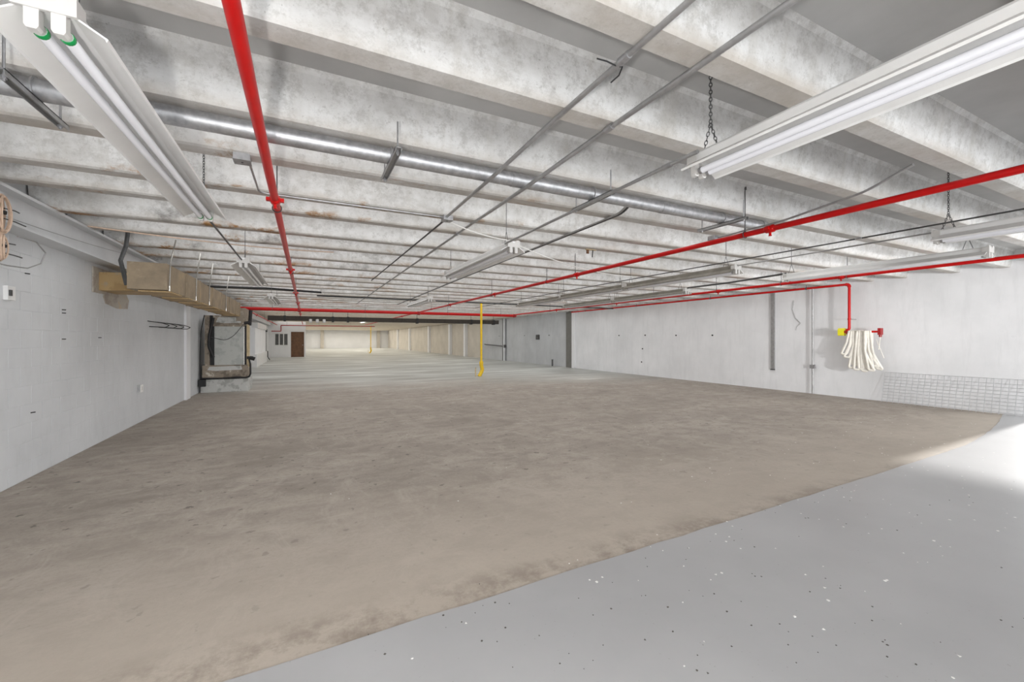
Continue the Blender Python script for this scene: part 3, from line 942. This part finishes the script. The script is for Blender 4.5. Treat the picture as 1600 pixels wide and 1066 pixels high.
# ------------------------------------------------------------------ small things on the right wall
t = thing('wall_conduit', 'grey conduit with a small switch box running down the white wall', 'conduit', (XR - .10, 6.62, 0))
MB().tube([(0, 0, .02), (0, 0, ZB)], .022, 10).build('conduit_run', M['conduit'], t, True)
MB().box(-.03, .04, -.06, .06, .70, .80).build('switch_box', M['galv'], t)
MB().box(0, .10, -.02, .02, .735, .765).build('wall_bracket', M['dark_steel'], t)
t = thing('wall_strip', 'flat grey strip hanging part way down the white wall', 'strip', (XR - .03, 7.75, 0))
MB().box(-.02, .03, -.05, .05, .60, ZB).build('strip_channel', M['conduit'], t)
MB().box(-.025, .03, -.05, .06, .58, .61).build('strip_end', M['dark_steel'], t)
cable('wall_wire', 'thin squiggly grey wire dangling on the white wall', [(XR - .02, 7.15, 2.6), (XR - .02, 7.2, 2.35), (XR - .02, 7.12, 2.1), (XR - .02, 6.98, 1.95), (XR - .02, 7.08, 1.85), (XR - .02, 7.1, 1.75)], .006, 'conduit')
for px, lab in (((7.93 + 1.9, 1.63), 1), ((11.4, 1.64), 1), ((13.0, 1.66), 1), ((14.6, 1.66), 1), ((13.15, 1.1), 1), ((13.2, .55), 1), ((20.6, 1.72), 1), ((23.6, 1.72), 1), ((27.5, 1.72), 1)):
    o = MB().tube([(0, 0, 0), (-.025, 0, 0)], .026, 8).build('wall_plug', M['black'])
    o.location = (XR if px[0] < 18 else XR + .02, px[0], px[1])
    if px[0] > 18:
        tag(o, 'small black plug in the worn grey wall', 'plug', 'wall plugs in the worn grey wall')
    elif px[1] < 1.3:
        tag(o, 'small black plug set below another in the white wall', 'plug', 'low wall plugs in the white wall')
    else:
        tag(o, 'small black plug at head height in the white wall', 'plug', 'head-height wall plugs in the white wall')
t = thing('vent_grille', 'small black vent grille on the worn grey wall', 'vent', (XR + .02, 21.9, 1.62))
MB().box(-.03, 0, -.2, .2, -.14, .14).build('vent_frame', M['black'], t)
sm = MB().box(-.045, -.03, -.19, .19, -.012, .012).mesh('slat', M['grille'])
for k in range(4):
    link('slat', sm, t, (0, 0, -.09 + k * .06))
o = MB().tube([(0, 0, 0), (0, 0, .34)], .05, 8).tube([(0, 0, .34), (0, 0, .37)], .06, 8).build('floor_stub', M['dark_steel'])
o.location = (XR - .2, 19.9, 0)
tag(o, 'short dark pipe stub standing by the worn grey wall', 'pipe stub')
t = thing('down_pipe', 'white and grey down pipe on the worn grey wall', 'pipe', (XR - .1, 26.4, 0))
MB().tube([(0, 0, 0), (0, 0, ZB)], .09, 12).build('pipe_run', M['beam'], t, True)
MB().tube([(0, .18, 0), (0, .18, ZB)], .06, 10).build('side_pipe', M['dark_steel'], t, True)
MB().tube([(0, .2, 1.0), (0, 3.6, 1.1)], .035, 8).build('cross_pipe', M['dark_steel'], t, True)
MB().box(-.08, .08, -.12, .1, .9, 1.1).build('valve_body', M['dark_steel'], t)

# leaning wire mesh panel
MY1, MY0, MH, MLEAN = 5.06, 2.76, .70, .17
t = thing('wire_mesh_panel', 'long low wire mesh panel leaning against the white wall', 'mesh panel', (XR - .02 - MLEAN, MY0, .004))
L = MY1 - MY0
hm = MB().tube([(0, 0, 0), (0, L, 0)], .0042, 5).mesh('long_wire', M['mesh'])
vm = MB().tube([(0, 0, 0), (MLEAN, 0, MH)], .0042, 5).mesh('cross_wire', M['mesh'])
for k in range(10):
    f = (k + .6) / 10 if k < 9 else 1.0
    link('long_wire', hm, t, (MLEAN * f, 0, MH * f))
nv = int(L / .1)
for k in range(nv + 1):
    link('cross_wire', vm, t, (-.006, L * k / nv, 0))

# ------------------------------------------------------------------ yellow poles
def yellow_pole(x, y, label, R=.045):
    t = thing('gas_pipe', label, 'pole', (x, y, 0))
    MB().tube([(0, 0, .50), (0, 0, ZB + .02)], R, 14).build('pole_shaft', M['yellow'], t, True)
    MB().tube(path([(0, 0, .60), (.0, 0, .42), (.05, 0, .28), (-.02, 0, .12), (-.10, 0, 0)], .07), .075, 12).build('pipe_sleeve', M['yellow'], t, True)
    MB().tube([(0, 0, .5), (0, 0, .56), (0, 0, .62)], [.078, .082, .05], 12).build('collar', M['yellow'], t, True)
    MB().tube([(-.24, .0, 0), (-.25, 0, .22), (-.235, 0, .36)], [.03, .028, .02], 8).build('bent_stub', M['timber'], t, True)
    return t


yellow_pole(6.35, 15.7, 'yellow pipe pole standing mid-floor before the red cross main')
yellow_pole(6.2, 46.7, 'distant yellow-footed pole standing before the bright far wall', .04)

# sooty duct hung under the ceiling beyond the cross main
t = thing('sooty_duct', 'sooty black duct hung across the hall beyond the red cross main', 'duct', (0, 22.6, 0))
MB().box(-1.6, 10.2, -.12, .12, 2.38, 2.60).build('duct_body', M['brownblack'], t)
for x in (-.9, 1.2, 1.9, 5.4, 8.5, 9.9):
    MB().box(x - .05, x + .05, -.14, .14, 2.34, 2.615).build('hanger_band', M['black'], t)
    MB().tube([(x, 0, 2.6), (x, 0, ZS)], .012, 6).build('hanger_rod', M['dark_steel'], t)
for x in (.2, .5, .8):
    MB().tube([(x, -.18, 2.30), (x, -.13, 2.45)], .07, 8).build('white_fitting', M['plastic'], t)

# ceiling debris: rusted clip and tie wires on the joists
t = thing('rusty_clip', 'rusty bracket with two stubs hanging from a joist', 'bracket', (4.05, 5.40, ZB))
MB().box(-.10, .10, -.02, .02, -.01, 0).build('clip_plate', M['timber'], t)
MB().box(-.08, -.04, -.01, .01, -.07, -.01).build('clip_stub', M['door'], t)
MB().tube([(.04, 0, -.01), (.03, 0, -.12)], .008, 6).build('clip_rod', M['black'], t)
t = thing('tie_wire', 'twisted black tie wire round a galvanised conduit', 'wire', (1.42, 1.68, ZB))
MB().tube([(-.10, .03, -.0), (-.06, .0, -.02), (0, -.01, -.035), (.04, .0, -.02), (.06, .05, -.03), (.03, .08, -.06)], .004, 5).build('wire_twist', M['black'], t)

# ------------------------------------------------------------------ chips and grit on the floor
def scatter(name, label, mat, count, seed, boxes, smin, smax):
    rnd = random.Random(seed)
    mb = MB()
    for _ in range(count):
        x0, x1, y0, y1, z = rnd.choice(boxes)
        x, y = rnd.uniform(x0, x1), rnd.uniform(y0, y1)
        s = rnd.uniform(smin, smax)
        a = rnd.uniform(0, 6.28)
        k = rnd.choice((3, 4, 5))
        pr = [(x + math.cos(a + 2 * PI * i / k) * s * rnd.uniform(.6, 1), y + math.sin(a + 2 * PI * i / k) * s * rnd.uniform(.6, 1)) for i in range(k)]
        mb.prism(pr, 'z', z, z + rnd.uniform(.001, .003))
    o = mb.build(name, M[mat])
    o['kind'] = 'stuff'
    return tag(o, label, 'debris')


scatter('paint_chips', 'scattered white paint chips on the floor', 'chip', 260, 5,
        [(.4, 9.5, .6, 2.38, .0041), (1.5, 7.0, 1.2, 2.38, .0041), (2.5, 11, 2.6, 4.0, 0), (0, 12, 2.7, 15, 0)], .004, .012)
scatter('floor_grit', 'scattered dark grit on the grey painted floor', 'grit', 150, 6, [(-.2, 6.0, .4, 2.38, .0041), (.3, 3.0, .9, 2.2, .0041)], .003, .008)
